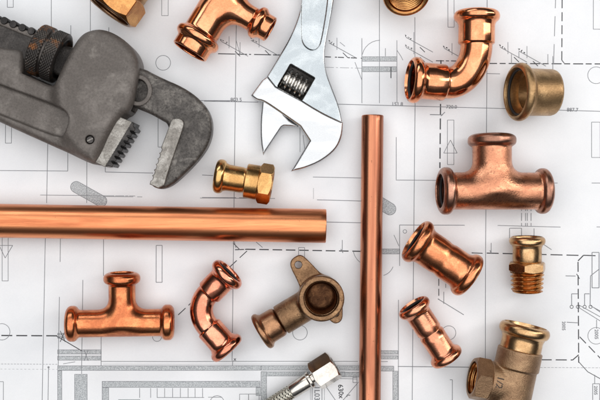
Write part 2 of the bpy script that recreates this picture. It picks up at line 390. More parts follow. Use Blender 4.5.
# --- long thin grid lines
line(237, -40, 232, 361, 0.6); line(415.5, 62, 412, 440, 0.6); line(487.5, -40, 485, 440, 0.6)
line(-60, 99.5, 236, 100.5, 0.55, 1); line(204, 101, 258, 102, 0.6); line(338, 104, 662, 112.8, 0.6)
text('803.5', 230.3, 101.2, 5.2, 1, 1); text('151.8', 391.5, 105.6, 5.2, 1, 1); text('720.0', 446, 108.4, 5.0, 1, 1); text('887.7', 567, 111.3, 5.2, 1, 1)
line(51, -30, 51, 60); line(90, -30, 90, 60); line(70.5, 25, 70.5, 40); line(108.5, 27, 108.5, 45); rect(7, -20, 13, 7)
rect(5, 100, 11, 143); pl([(-60, 170), (67.5, 171), (67.5, 130)]); line(48, 100, 46.5, 203); line(86.5, 150, 86.5, 203); line(105, 160, 105, 172); line(105, 172, 153, 173, 0.6)
pl([(158, 110), (158, 147), (165, 147)]); rect(161.5, -30, 168, 15.3); circ(163, 62.6, 7.4); line(205, 101, 230, 101); line(202, 175, 213, 175.5, 0.6); line(200, 198, 275, 198.5, 0.5)
line(40, 195, 135, 196, 0.5, 1, (60, 2, 12, 1, 9, 1, 3, 1)); line(103, 196.5, 270, 198, 0.5, 1, (30, 4, 5, 60, 34, 3))
capsule(76, 187, 101, 201, 5.6); capsule(372, 198, 390, 209, 6)
# dash-dot pipe run across the upper third, with valve marks
def valve(x, y, f=1):
    line(x, y, x+27*f, y+15, 0.6, 1); line(x+8*f, y-5, x+8*f, y+7, 0.5, 1)
    for k in range(3):
        q = x+k*2.6*f; w_ = y+k*1.5-1.6
        pts = [(q+random.uniform(-1, 1), w_+random.uniform(-1.1, 1.1)) for _ in range(5)]; pl(pts, 0.5, 0)
    line(x+14*f, y+10, x+19*f, y+15, 0.8, 0)
line(218, 53.5, 285, 54.8, 1.0, 0, (17, 2, 10, 2, 2, 3)); line(325, 56.5, 362, 58, 1.0, 0, (6, 4, 2, 1)); line(325, 67, 362, 68, 0.5, 2, (9, 2, 2, 2))
valve(221, 41); valve(251, 40); valve(329, 42.5); valve(406, 37); valve(406, 47); valve(444, 48); valve(500, 47); line(519, 51.5, 519, 58)
valve(519, 51)
line(236, 40, 240, 54, .5); line(240, 42, 240, 53, .5)
line(362, 38, 362, 103); line(379.5, -20, 379.5, 103, .5); line(415, 17, 415, 61); line(397, 40, 397, 103, .5); line(385.5, 48, 385.5, 56); pl([(397, 50), (401, 56), (403, 60)], .5)
band(362, 56.5, 397, 61); band(362, 66.5, 397, 71.5); line(391, 67, 391, 78, 1, 0); circ(380, 58, 18, .5, 1, 192, 270); line(355, 62, 362, 80, .5)
line(340, 42, 345, 46, .5)
rect(448, -20, 454.2, 27); line(562.5, -40, 562, 61, 1.0, 0, (9, 4)); line(557, -40, 553.5, 72, 0.6, 1, (20, 8)); line(562, 60, 564.5, 63, .8, 0)
line(487, 63.4, 640, 63.8, 1.1, 0, (10, 2.6, 6, 3)); line(511.5, 54, 511.5, 64); line(548, 54, 548, 64); line(553, 56, 553, 76)
line(487, 73.5, 500, 73.8); rect(593.5, -20, 600.8, 29); circ(596.5, 75, 8.4); line(436, 60.6, 470, 61, 0.9, 0, (8, 2, 3, 2))
line(441, 60, 440, 168, 1.3, 0, (11, 3.6)); line(430, 114.5, 443, 114.8, .8, 1); line(441, 116, 445, 112, .7)
rect(447.5, 120, 454, 164.5); pl([(450.5, 140), (457.3, 153), (443.8, 153), (450.5, 140)], .5); pl([(450.5, 140), (457.3, 153)], .5)
line(396.3, 137, 396.3, 179.5); line(396, 180, 446, 180.4); line(313, 177, 362, 178); line(554, 183, 558, 183); line(592, 183, 640, 183)
rect(592, 122, 600.6, 157.4)
pl([(305, 160), (305, 152), (303, 135)], .5); line(300, 127, 300, 152, .5)
# middle right
line(498, 225.5, 561, 227.2); line(597, 227, 640, 227); rect(510, 228.3, 522, 240, .6); line(534.5, 228.5, 534.5, 238); 
for x in (522, 526, 527.8, 531.5): line(x, 205, x, 226, .6, 1, (6, 2, 8, 2))
line(543, 243.8, 552, 249.8, .6); line(487, 253.2, 583, 255.6, 1.1, 0, (12, 4)); line(491.5, 243, 491.5, 253, .6); line(490.3, 250.5, 492, 254, .8)
pl([(596, 255.8), (584, 255.4), (578.5, 261)], 1.1, 0); line(578.5, 262, 579, 363, 1.1, 0, (10, 3.5)); line(566, 276, 576, 276.2, .7); line(577, 274, 580, 279, .8, 0)
rect(592.5, 252.5, 599.5, 288, .7, 1); pl([(600, 269), (591, 276), (590.5, 306)], .7); pl([(578, 294), (572, 294), (572, 306)], .7); pl([(590, 294), (585, 294), (585, 306)], .7)
for x in (572, 578.3, 585, 591): circ(x, 307, 1.6, .6, 0)
for a in ((578, 307, 602, 322), (579, 305, 606, 320), (591, 306, 606, 314), (593, 307, 606, 316)): line(*a, .6)
circ(596.5, 336, 8.3); text('2005', 595.2, 329.5, 5, 90, 1); line(597, 320, 597, 329, .6); line(567, 322.4, 578, 323, .7); text('2005', 562.5, 321.5, 4.6, 90, 1)
line(580, 337, 606, 364, 1.0, 0, (9, 4)); line(541, 360, 573, 360.2, 1.1, 0, (11, 4)); pl([(573, 360.2), (579, 355)], 1.1, 0); pl([(579, 362), (588, 372), (606, 382)], .7, 0)
rect(593, 384, 600, 410, .6); text('2005', 594.5, 386, 4.6, 90, 1); line(595, 375, 595, 384, .6); line(450, 380, 452.5, 380, .6); line(452.5, 380, 452.5, 420, .6)
line(470, 367.4, 640, 368.2, .45, 2, (2.5, 1.2))
pl([(399.7, 266), (399.7, 225), (465, 225.3)], .6); band(382, 249, 400, 254); circ(380, 262, 14, .5, 1, 20, 75); line(394, 235, 399, 246, .5); circ(405, 231.5, 1.8, .5)
line(439, 279, 439, 300, .9, 0, (7, 3)); line(446, 270, 446, 290, .6, 1, (4, 3)); line(444, 292, 444, 304, .6); line(438, 299, 464, 315, .7); circ(449, 333, 7); line(472, 253, 483, 253.4, .9, 0)
line(398.6, 300, 398.6, 410); band(380, 351, 398, 354.6); band(380, 356, 398, 359.4); line(398, 366.8, 470, 367.4, .7); line(380, 362, 388, 362, .5); band(380, 366.5, 394, 371.5); band(393, 371.5, 398, 410)
# middle
line(326, 222, 362, 222.8, .6); line(317, 199.8, 362, 201, .6); line(313.5, 188, 313.5, 199, .4, 2); line(246, 249.3, 362, 251.4, 1.2, 0, (9.5, 3.8)); line(235, 249.8, 247, 249.4, 1, 0, (4, 1)); rect(298.6, 247.6, 304.6, 262, .5); line(342.3, 240, 342.3, 252, .6); line(340.8, 249, 343, 253, .7)
circ(371, 248, 18, .5, 1, 110, 172); circ(300, 333, 7.3); line(247, 251, 176, 317, .9, 0, (10, 4)); line(256, 242, 262.5, 247.5, .6); line(233, 243, 240, 250, .8, 0); line(234, 241, 236, 248, .6)
rect(156, 245.5, 162, 282.4, .6); rect(2, 226, 8, 281); pl([(-1, 245.5), (12.5, 245.5), (5, 258), (-1, 245.5)], .55)
line(45.2, 236, 41.5, 420); line(60.3, 236, 60, 262); line(59.2, 297, 58, 366); line(103.4, 238, 103.4, 276); line(82.7, 280, 81.5, 366); line(101, 336, 101, 366)
line(-14, 335.6, 57, 336, 1.3, 0, (11, 4)); line(56, 336, 82, 351.3, .9, 0); circ(1.5, 332, 8.2); band(57.5, 333.4, 68, 335.2, True); band(57.5, 336.6, 68, 338.4); line(60, 331, 65, 342, .7, 0); line(65, 331, 60, 342, .7, 0); circ(157, 337, 4.5)
band(57.5, 350, 101, 354.2); band(57.5, 356.2, 101, 360.4); line(84, 350, 88, 361, .6); line(88, 350, 84, 361, .6)
line(-60, 364, 57, 364.5, .5, 2, (2, 1.2)); line(-60, 369, 57, 369.6, .3, 2, (2, 2)); line(48.3, 367, 47.6, 410); circ(48.3, 367.5, .8, .5); rect(-10, 382, 3, 410)
line(101, 361.6, 358, 361.8, .55); line(63, 364, 75, 362, .5); line(103, 364.4, 360, 364.6, .3, 2)
band(57.5, 366, 261, 370.6); band(261, 366, 360, 370.6)
band(57.5, 371, 61.6, 412, True); band(74.5, 374.5, 87, 412); band(102, 381.6, 260, 387.6); band(102, 388, 108.5, 412); line(81.5, 366, 81.5, 374)
band(261, 372, 266.5, 410); band(266.5, 372.2, 345, 376.4); band(256, 388, 261, 396)
for x in (139.5, 150.5, 157, 164.5, 172.5, 180.3, 188, 195, 202.5): line(x, 388.4, x, 398, .5)
line(157, 397.8, 204, 397.8, .5); line(118, 400, 140, 400, .5); line(208, 397.5, 222, 397.5, .5); circ(217, 403, 7, .5); rect(239.5, 394.5, 248.5, 410, .5); rect(248.5, 394.5, 259, 410, .5)
line(232.7, 361, 232.4, 366, .6); text('x', 233.6, 361, 5, 0, 0)
band(338, 372.5, 360, 377.4); line(312.5, 380, 312, 412); line(322, 384, 322, 412); line(310.5, 380, 310.5, 412, .3); line(324.5, 384, 324.5, 412, .3); text('1L03', 314.6, 386.3, 7.5, 90, 1); text('630x', 338.2, 385, 7, 86, 0); text('L', 346.8, 395, 5, 90, 0)
line(326, 387, 342, 410, .6); line(358.5, 382.5, 342, 402, .6); pl([(340, 379), (357, 379.4), (357, 412)], .5); rect(353, 377.8, 357, 383, .5)
draw.add('printed_lines', LV, LF, ['ink_dark', 'ink', 'ink_soft', 'fill'], smooth=None, mats=LM)

# ================================================================== copper pipes
def pipe(T, p0, p1, r, mat, wall=1.6):
    d = p1-p0; L = np.linalg.norm(d)
    prof = [(60, r-wall), (0.5, r-wall), (0.1, r-wall+0.3), (0, r-0.7), (0.25, r-0.25), (0.9, r)]
    t = 6
    while t < L-1: prof.append((t, r+0.04*math.sin(t*0.05)*math.sin(t*0.013))); t += 8
    prof += [(L, r), (L, r-wall), (L-60, r-wall)]
    V, F = lathe(p0, d, prof, 96)
    return T.add('tube', V, F, mat, smooth=45)
T = Thing('copper_pipe', 'thick straight copper pipe lying horizontally from the left edge below the pipe wrench', 'pipe', 163, 223, 17)
pipe(T, W(326, 226, 17.2), W(-60, 219.8, 17.2), 17.0, 'pipe_h')
T = Thing('copper_pipe', 'thin straight copper pipe running vertically down to the bottom edge', 'pipe', 371, 280, 11.5)
pipe(T, W(372.6, 115.3, 11.4), W(369.2, 460, 11.4), 11.0, 'pipe_v', 1.2)

# ================================================================== tees and fittings
FG = 'copper press fittings scattered on the drawing'; BG = 'brass and bronze fittings scattered on the drawing'
def press_bead(P, c, d, rb, rbead, wid):
    """field of a rolled bead at point c (open end), growing along d"""
    c = np.asarray(c); return scyl(P, c, c+d*wid, rbead, min(wid*0.46, 4.6))
def tee_field(ends, C, rr, fillet, bores):
    """ends: list of (point, radius, beadr, beadw, lip)"""
    def f(P):
        # the run: first two ends; branch: third
        a, b, c = ends
        run = scyl(P, a[0], b[0], a[1], 0.8)
        br = scyl(P, c[0], C, c[1], 0.8)
        v = smin(run, br, fillet)
        for e in ends:
            d = unit(C-e[0]); s0 = e[0]+d*e[4]
            v = smin(v, press_bead(P, s0, d, e[1], e[2], e[3]), 2.6)
            if e[4] > 0.1: pass
        for e in ends:
            d = unit(C-e[0])
            v = smax(v, -scyl(P, e[0]-d*6, e[0]+d*bores, e[1]-1.8, 0.3), 1.0)
        v = smax(v, -scyl(P, a[0], b[0], a[1]-4.2, 0.3), 1.0)
        return v
    return f
def bounds(pts, r):
    p = np.array(pts); return p.min(0)-r, p.max(0)+r

# large pitted tee, upper right
T = Thing('copper_tee', 'large pitted dull pink copper tee fitting with tarnished brown rims', 'pipe fitting', 492, 190, 23, FG)
dr = direc(-1, 0, 6)
C = W(492, 191, 25); a = C+dr*53; b = C-dr*57; up = direc(0, -1, -2); c = C+up*56
f = tee_field([(a, 18.6, 23.6, 11, 0), (b, 18.6, 23, 10.5, 0), (c, 19.4, 24, 11, 0)], C, 0, 13, 26)
lo, hi = bounds([a, b, c], 26); V, F = snet(f, lo, hi, 0.72)
def split(T, V, F, rims, mat_b, mat_r, nameb='body', namer='rim'):
    V = np.asarray(V); F = np.asarray(F); cen = V[F].mean(1); used = np.zeros(len(F), bool); body = None
    sets = []
    for p, d, w in rims:
        t = (cen-p)@d; q = (t < w) & (t > -8) & ~used & (np.linalg.norm((cen-p)-t[:, None]*d, axis=1) < 30); used |= q; sets.append(q)
    def sub(q, name, mat):
        ff = F[q]; ids = np.unique(ff); mp = np.zeros(len(V), int); mp[ids] = np.arange(len(ids)); return T.add(name, V[ids], mp[ff], mat, smooth=None)
    sub(~used, nameb, mat_b)
    for q in sets: sub(q, namer, mat_r)
split(T, V, F, [(a, -dr, 11.5), (b, dr, 11), (c, -up, 11.5)], 'cop_pit', 'cop_rim')
T.add('o_ring', *torus(a-dr*4.5, dr, 16.2, 1.6), 'rubber'); T.add('o_ring', *torus(b+dr*4.5, dr, 16.0, 1.6), 'rubber'); T.add('o_ring', *torus(c-up*4.5, up, 16.8, 1.6), 'rubber')

# small tee, lower left
T = Thing('copper_tee', 'smooth orange copper tee fitting below the thick horizontal pipe, three equal beaded ends', 'pipe fitting', 121, 320, 17.5, FG)
dr = direc(-1, 0, 6); C = W(122.5, 323, 18.5); a = C+dr*54.5; b = C-dr*50.5; up = direc(0, -1, 3); c = C+up*50
f = tee_field([(a, 13.7, 17.8, 11, 0), (b, 13.7, 17.9, 11.5, 0), (c, 13.3, 18.2, 10.5, 0)], C, 0, 12, 22)
lo, hi = bounds([a, b, c], 20); V, F = snet(f, lo, hi, 0.62); T.add('body', V, F, 'cop_tee', smooth=None)
for e, d, R in ((a, dr, 11.7), (b, dr, 11.7), (c, up, 11.3)): T.add('o_ring', *torus(e-d*4*(1 if e is not b else -1), d, R, 1.3), 'rubber')

# reducing tee, top
T = Thing('copper_tee', 'shiny copper reducing tee cut by the top edge, open end pointing lower left', 'pipe fitting', 215, 20, 24, FG)
dm = direc(0.51, -0.86, -3); db = direc(0.87, 0.50, 0); A = W(189.5, 51.5, 24); C = A+dm*60; B = A+dm*125; E = C+db*58
def f(P):
    run = scyl(P, A, B, 18.0, 0.8); br = scyl(P, C, E, 12.3, 0.8)
    v = smin(run, br, 14)
    v = smin(v, scyl(P, A, A+dm*14, 18.8, 1.0), 1.5)
    v = smin(v, scyl(P, A+dm*11, A+dm*21, 23.2, 4.6), 3)
    v = smin(v, scyl(P, E, E-db*11, 13.2, 0.9), 1.5)
    v = smin(v, scyl(P, E-db*9.5, E-db*18.5, 16.8, 4.2), 3)
    v = smin(v, scyl(P, B, B-dm*12, 23, 4.6), 3)
    v = smax(v, -scyl(P, A-dm*6, A+dm*13, 17.0, .3), 0.7); v = smax(v, -scyl(P, E+db*6, E-db*9, 11.4, .3), 0.7); v = smax(v, -scyl(P, A, A+dm*32, 15.6, .3), 0.7)
    v = smax(v, -scyl(P, A, B+dm*5, 14, .3), 1); v = smax(v, -scyl(P, E, C, 9, .3), 1)
    return v
lo, hi = bounds([A, B, E], 25); V, F = snet(f, lo, hi, 0.72); T.add('body', V, F, 'cop_shiny', smooth=None)
T.add('o_ring', *torus(A+dm*12, dm, 15.9, 1.8), 'rubber'); T.add('o_ring', *torus(E-db*8.4, db, 10.4, 1.4), 'rubber')

# ---- swept elbow helper (rings along a planar path)
def sweep(path, n=72):
    """path: list of (point, tangent, radius)"""
    V = []; F = []; nrm = None
    up = None
    for i, (p, t, r) in enumerate(path):
        d = unit(t)
        if up is None: _, u, w = frame(d)
        else: u = unit(up-(up@d)*d); w = np.cross(d, u)
        up = u
        th = np.arange(n)*2*PI/n
        V.append(p+r*(np.cos(th)[:, None]*u+np.sin(th)[:, None]*w))
        if i:
            for j in range(n):
                k = (j+1) % n; a = (i-1)*n; b = i*n
                F.append((a+j, a+k, b+k, b+j))
    return np.concatenate(V), F
def elbow(T, e0, d0, L0, e1, d1, L1, rs, rt, rbead, bw, rin, mat, depth=16):
    """e: centre of open ends, d: inward directions, L: socket lengths"""
    path = []
    for (t, r) in bead_end(rs, rbead, bw, rin, depth): path.append((e0+d0*t, d0, r))
    for t, r in ((L0*0.6, rs), (L0-1.6, rs), (L0-0.4, rs-0.5), (L0+0.3, rt+0.3), (L0+1.4, rt)): path.append((e0+d0*t, d0, r))
    p0 = e0+d0*(L0+1.4); p1 = e1+d1*(L1+1.4); q = np.linalg.norm(p1-p0)
    ang = math.acos(np.clip(-(d0@d1), -1, 1)); k = 4/3*math.tan(ang/4)*q/(2*math.sin(ang/2))
    c0 = p0+d0*k; c1 = p1+d1*k
    for i in range(1, 26):
        t = i/26
        p = (1-t)**3*p0+3*(1-t)**2*t*c0+3*(1-t)*t*t*c1+t**3*p1
        dd = 3*(1-t)**2*(c0-p0)+6*(1-t)*t*(c1-c0)+3*t*t*(p1-c1)
        path.append((p, dd, rt))
    tail = [(L1+1.4, rt), (L1+0.3, rt+0.3), (L1-0.4, rs-0.5), (L1-1.6, rs), (L1*0.6, rs)]+bead_end(rs, rbead, bw, rin, depth)[::-1]
    for t, r in tail: path.append((e1+d1*t, -d1, r))
    V, F = sweep(path); T.add('body', V, F, mat, smooth=50)
    for e, d in ((e0, d0), (e1, d1)):
        T.add('o_ring', *torus(e+d*bw*0.42, d, rin+0.4, 1.7), 'rubber')
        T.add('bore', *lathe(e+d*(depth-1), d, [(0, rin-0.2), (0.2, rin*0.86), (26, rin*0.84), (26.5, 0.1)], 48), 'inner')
T = Thing('copper_elbow', 'large mirror bright copper elbow, its black ringed mouth turned left above the pitted tee', 'pipe fitting', 452, 70, 23, FG)
elbow(T, W(409, 80.5, 30), direc(1, 0.06, -9), 36, W(477, 11, 23), direc(-0.015, 1, 0), 33, 18.2, 15.9, 23, 10.5, 17.3, 'cop_shiny')
T = Thing('copper_elbow', 'small reddish copper elbow curved like a letter C next to the wall plate elbow', 'pipe fitting', 215, 312, 18, FG)
elbow(T, W(230.5, 271, 21), direc(-0.70, 0.71, -5), 31, W(229.5, 351.5, 18), direc(-0.655, -0.755, 1), 32, 13.6, 11.6, 18.4, 9.5, 12.6, 'cop_red')

# ---- couplings
def coupling(T, A, B, rb, rbead, bw, rin, mat, mid=None):
    d = unit(B-A); L = np.linalg.norm(B-A)
    p = bead_end(rb, rbead, bw, rin, 24)
    if mid == 'groove': c = [(L/2-7, rb), (L/2-2.4, rb), (L/2-0.8, rb-0.9), (L/2+0.8, rb-0.9), (L/2+2.2, rb+0.2), (L/2+8, rb+0.1)]
    else: c = [(L*0.36, rb+0.1), (L*0.45, rb-0.1), (L*0.49, rb-0.7), (L*0.53, rb-0.7), (L*0.57, rb), (L*0.66, rb+0.1)]
    q = [(L-t, r) for t, r in bead_end(rb, rbead, bw, rin, 24)[::-1]]
    V, F = lathe(A, d, p+c+q, 96); T.add('sleeve', V, F, mat, smooth=50)
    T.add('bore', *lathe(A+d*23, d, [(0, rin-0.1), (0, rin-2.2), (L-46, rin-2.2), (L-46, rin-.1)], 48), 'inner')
    for e, s in ((A, 1), (B, -1)): T.add('o_ring', *torus(e+d*s*bw*0.42, d, rin+0.4, 1.5), 'rubber')
T = Thing('copper_coupling', 'wide orange copper straight coupling lying diagonally right of the vertical pipe', 'pipe fitting', 442, 258, 23, FG)
coupling(T, W(413, 238.5, 26), W(471.5, 278, 23), 18.4, 23.4, 11, 17.4, 'cop_coup')
T = Thing('copper_coupling', 'slim pale copper straight coupling with a waist seam, lying steeply below the wide coupling', 'pipe fitting', 430, 333, 17, FG)
coupling(T, W(411.5, 304, 21), W(448.5, 360, 17), 12.9, 17.2, 8.5, 12.2, 'cop_slim', 'groove')

# ---- brass female adapter by the adjustable wrench
T = Thing('brass_adapter', 'golden brass adapter with round bead and hexagonal end beside the jaws of the chrome wrench', 'pipe fitting', 243, 182, 19, BG)
A = W(215, 175.5, 19); d = direc(56, 9.3, 0)
p = bead_end(13.2, 17.3, 10, 12.2, 20)+[(20, 13.0), (27, 13.0), (28.2, 12.6), (29.6, 12.4), (30.6, 13), (30.8, 16.2), (31.6, 17.2), (43, 17.4), (44, 17.0), (44.2, 15)]
T.add('socket', *lathe(A, d, p, 80), 'brass', smooth=40)
T.add('hex_collar', *hexprism(A, d, 44.0, 58.0, 17.6, 14.5, 0.0), 'brass', smooth=22)
T.add('female_thread', *lathe(A, d, [(58, 14.5), (46, 14.0), (46, 1)], 64), 'brass', smooth=30)
T.add('o_ring', *torus(A+d*4, d, 12.6, 1.3), 'rubber')

# ---- brass male adapter
T = Thing('brass_adapter', 'upright brass adapter with a screw threaded lower end, right of the wide coupling', 'pipe fitting', 527, 263, 17.5, BG)
A = W(526.8, 236.6, 19.5); d = direc(0.01, 1, -3)
p = bead_end(14.2, 17.8, 8.6, 13.2, 20)+[(16, 14.3), (24.3, 14.3), (25.2, 13.8), (25.6, 14.4), (26, 16)]
T.add('socket', *lathe(A, d, p, 80), 'brass_y', smooth=40)
T.add('hex_collar', *hexprism(A, d, 25.6, 35.2, 16.6, 12, math.radians(51)), 'brass_y', smooth=22)
def thread(t0, t1, r0, r1, pitch, depth, n=96):
    ts = np.arange(t0, t1+1e-6, pitch/9)
    prof = [(t, r0+(r1-r0)*(t-t0)/(t1-t0)) for t in ts]
    def rf(t, th, rr):
        ph = ((t-t0)/pitch-th/(2*PI)) % 1
        fade = min(1, (t-t0)/1.5+0.2, (t1-t)/1.0+0.35)
        return rr-depth*fade*np.clip(np.abs(ph-0.5)*2*1.3-0.15, 0, 1)
    return prof, rf
prof, rf = thread(35.6, 54.8, 16.8, 15.6, 4.3, 2.6)
Vt, Ft = lathe(A, d, prof, 96, rfun=rf)
T.add('male_thread', Vt, Ft, 'brass_d', smooth=60)
T.add('end_face', *lathe(A, d, [(35.0, 12), (35.2, 15.5), (36, 14)], 64), 'brass_d')
T.add('spigot_lip', *lathe(A, d, [(54.0, 14.6), (55.3, 14.0), (55.8, 13.2), (55.8, 10.5), (38, 10.5)], 64), 'brass_d')
T.add('o_ring', *torus(A+d*3.4, d, 13.6, 1.3), 'rubber')

# ---- bronze cap / reducer
T = Thing('bronze_socket', 'short wide bronze socket with flared rim, its mouth facing the large copper elbow', 'pipe fitting', 528, 92, 28, BG)
A = W(514, 92.3, 32.5); d = direc(1, -0.012, -14)
p = [(40, 17.0), (12, 17.5), (11.5, 21.0), (6, 21.2), (5.4, 23.4), (1.8, 23.6), (0.4, 24.3)]+arc(5.3, 23.8, 5.3, 170, 20, 12)+[(10.8, 25.2), (11.6, 24.2), (12.8, 23.7), (20, 23.6), (39, 23.4), (41.5, 22.6), (42.6, 20.8), (42.8, 17.2)]
iv = [q for q in p]
T.add('body', *lathe(A, d, p[6:], 96), 'bronze', smooth=45)
T.add('inner_socket', *lathe(A, d, [(44, 17.0), (13, 17.5), (12.5, 21.2), (6, 21.4), (5.4, 23.5), (1.8, 23.7), (.6, 24.2)], 96), 'bronze', smooth=45)
T.add('o_ring', *torus(A+d*5.0, d, 22.9, 1.5), 'rubber')

# ---- wall plate elbow
T = Thing('wall_plate_elbow', 'brown bronze wall plate elbow with two screw ears and a round open boss facing up', 'pipe fitting', 300, 300, 25, BG)
B0 = W(321, 297, 0); dS = direc(-0.857, 0.515, 0); zc = 19.0
Bc = B0+np.array([0, 0, zc])
ear = pix([(294, 258), (300, 255.2), (306, 258.5), (323, 277), (342, 290), (343.5, 312), (343, 322), (337, 326), (331, 323.5), (322, 312), (304, 300), (298, 283), (290, 268), (290.2, 262)], 2)
def f(P):
    v = sext(P, ear, 8, 14.5, 1.4)
    v = smin(v, scyl(P, B0+[0, 0, 1.5], B0+[0, 0, 42], 20.8, 1.0), 4)
    v = smin(v, scyl(P, B0+[0, 0, 33], B0+[0, 0, 43], 22.6, 1.8), 2)
    v = smin(v, scyl(P, Bc, Bc+dS*47, 15.6, 1.2), 5)
    v = smax(v, -scyl(P, B0+[0, 0, 6], B0+[0, 0, 60], 15.6, .6), 1.0)
    v = smax(v, -scyl(P, B0+[0, 0, 39], B0+[0, 0, 60], 17.0, .4), 1.6)
    v = smax(v, -scyl(P, Bc, Bc+dS*60, 10, .6), 1)
    e1 = W(298.3, 265.8, 0); e2 = W(336, 314.6, 0)
    v = smax(v, -scyl(P, e1+[0, 0, -5], e1+[0, 0, 30], 3.6, .3), .8); v = smax(v, -scyl(P, e2+[0, 0, -5], e2+[0, 0, 30], 3.4, .3), .8)
    return v
lo = W(266, 345, -1); hi = W(348, 250, 46)
V, F = snet(f, lo, hi, 0.66); T.add('body', V, F, 'bronze_plate', smooth=None)
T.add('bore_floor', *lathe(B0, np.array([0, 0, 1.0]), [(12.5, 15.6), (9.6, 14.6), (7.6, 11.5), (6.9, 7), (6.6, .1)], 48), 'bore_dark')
prof, rf = thread(7, 38.6, 14.2, 14.6, 4.0, -1.0)
T.add('female_thread', *lathe(B0, np.array([0, 0, 1.0]), prof, 72, rfun=rf), 'bronze_brown', smooth=60)
A = Bc+dS*71.5+np.array([0, 0, 0]); d = -dS
p = bead_end(15.7, 19.3, 6.4, 14.6, 20)+[(14, 15.6), (20, 15.5), (22.3, 14.9), (23.4, 13.6), (24.0, 12.4), (24.4, 12.0), (27, 12.0)]
T.add('press_socket', *lathe(A, d, p, 80), 'bronze_brown', smooth=50)
T.add('o_ring', *torus(A+d*4, d, 14.8, 1.4), 'rubber')

# ---- bronze tee with half inch outlet, lower right corner
T = Thing('bronze_tee', 'heavy bronze tee cut by the bottom edge with a hexagonal threaded outlet stamped 1/2', 'pipe fitting', 515, 370, 25, BG)
dA = direc(-0.21, 0.978, 0); A = W(525.8, 325, 25.2)
p = bead_end(20.3, 25.2, 11.5, 19.2, 26)+[(18, 20.4), (25.5, 20.4), (26, 20.2)]
T.add('press_socket', *lathe(A, dA, p, 96), 'brass_y', smooth=45)
T.add('o_ring', *torus(A+dA*5, dA, 19.6, 1.6), 'rubber')
C = A+dA*62; dB = direc(-0.978, -0.20, 3); E = C+dB*42
def f(P):
    v = scyl(P, A+dA*25.5, A+dA*130, 20.6, 1.0)
    v = smin(v, scyl(P, A+dA*25.5, A+dA*44.5, 22.2, 1.3), 1.6)
    v = smin(v, scyl(P, C, C+dB*28.5, 17.6, 2.5), 6)
    v = smin(v, scyl(P, C+dB*1, C+dB*26, 19.9, 1.4), 1.2)
    v = smax(v, -scyl(P, C+dB*14, C+dB*60, 15.9, .5), 1); v = smax(v, -scyl(P, A, A+dA*140, 15, .5), 1)
    return v
pts = [A, A+dA*95, E]; lo, hi = bounds(pts, 24); V, F = snet(f, lo, hi, 0.72)
T.add('body', V, F, 'bronze_rough', smooth=None)
T.add('hex_outlet', *hexprism(E, -dB, 0.0, 16.5, 19.4, 16.2, math.radians(12)), 'bronze_rough', smooth=22)
T.add('outlet_bore', *lathe(E, -dB, [(0.0, 17.6), (0.6, 16.4), (20, 16.2)], 64), 'bronze_rough', smooth=22)
prof, rf = thread(0.8, 26, 14.8, 14.4, 4.0, -1.3)
T.add('female_thread', *lathe(E, -dB, prof, 72, rfun=rf), 'brass_d', smooth=60)
vv, ff = text('1/2', 494.2, 371.8, 9.6, 106, vs=1)
q = np.array([W(x, y, 0) for x, y in vv]); zz = np.full(len(q), 55.0)
for _ in range(400):
    fv = f((q[:, 0], q[:, 1], zz)); zz = np.where(fv > 0.18, zz-0.12, zz)
q[:, 2] = zz; TV = q
T.add('size_mark', TV, ff, 'mark', smooth=None)

# ---- brass hex fitting, top left
T = Thing('brass_hex_fitting', 'big worn brass hexagonal fitting cut by the top edge above the pipe wrench head', 'pipe fitting', 118, 0, 27, BG)
A = W(108.5, 11.5, 26); d = direc(0.56, -0.83, -5)
T.add('hex_body', *hexprism(A, d, 0.4, 24.5, 25.8, 23, math.radians(17), rc=25.2), 'brass_d', smooth=22)
T.add('collar', *lathe(A, d, [(24, 12), (24.4, 24.0), (60, 24.0), (60, 18)], 80), 'bronze', smooth=25)
T.add('mouth_lip', *lathe(A, d, [(0.6, 25.0), (0, 24.4), (0, 23.6), (0.8, 22.4), (20, 22.4)], 80), 'bronze_rim', smooth=40)
prof, rf = thread(1, 30, 21.2, 20.6, 4.5, -1.3)
T.add('female_thread', *lathe(A, d, prof, 72, rfun=rf), 'bronze_rim', smooth=60)

# ---- threaded ring, top
T = Thing('brass_threaded_socket', 'brass socket standing upright at the top edge, its inside screw thread showing', 'pipe fitting', 405, -5, 26, BG)
A = W(405.0, -1.6, 42); d = unit([-0.06, 0.80, -1])
T.add('body', *lathe(A, d, [(36, 18.2), (4, 18.2), (1.0, 18.6), (0.2, 20.2), (0, 21.6), (0.6, 22.8), (2.2, 23.6), (12, 23.7), (12.5, 24), (34, 24.0), (36, 22), (36.4, 15)], 144, rot=0.2, hexr=[0]*9+[0, 0, 0]), 'brass_d', smooth=35)
prof, rf = thread(0.8, 35, 16.9, 16.3, 3.6, -1.6)
T.add('female_thread', *lathe(A, d, prof, 90, rfun=rf), 'brass_d', smooth=60)

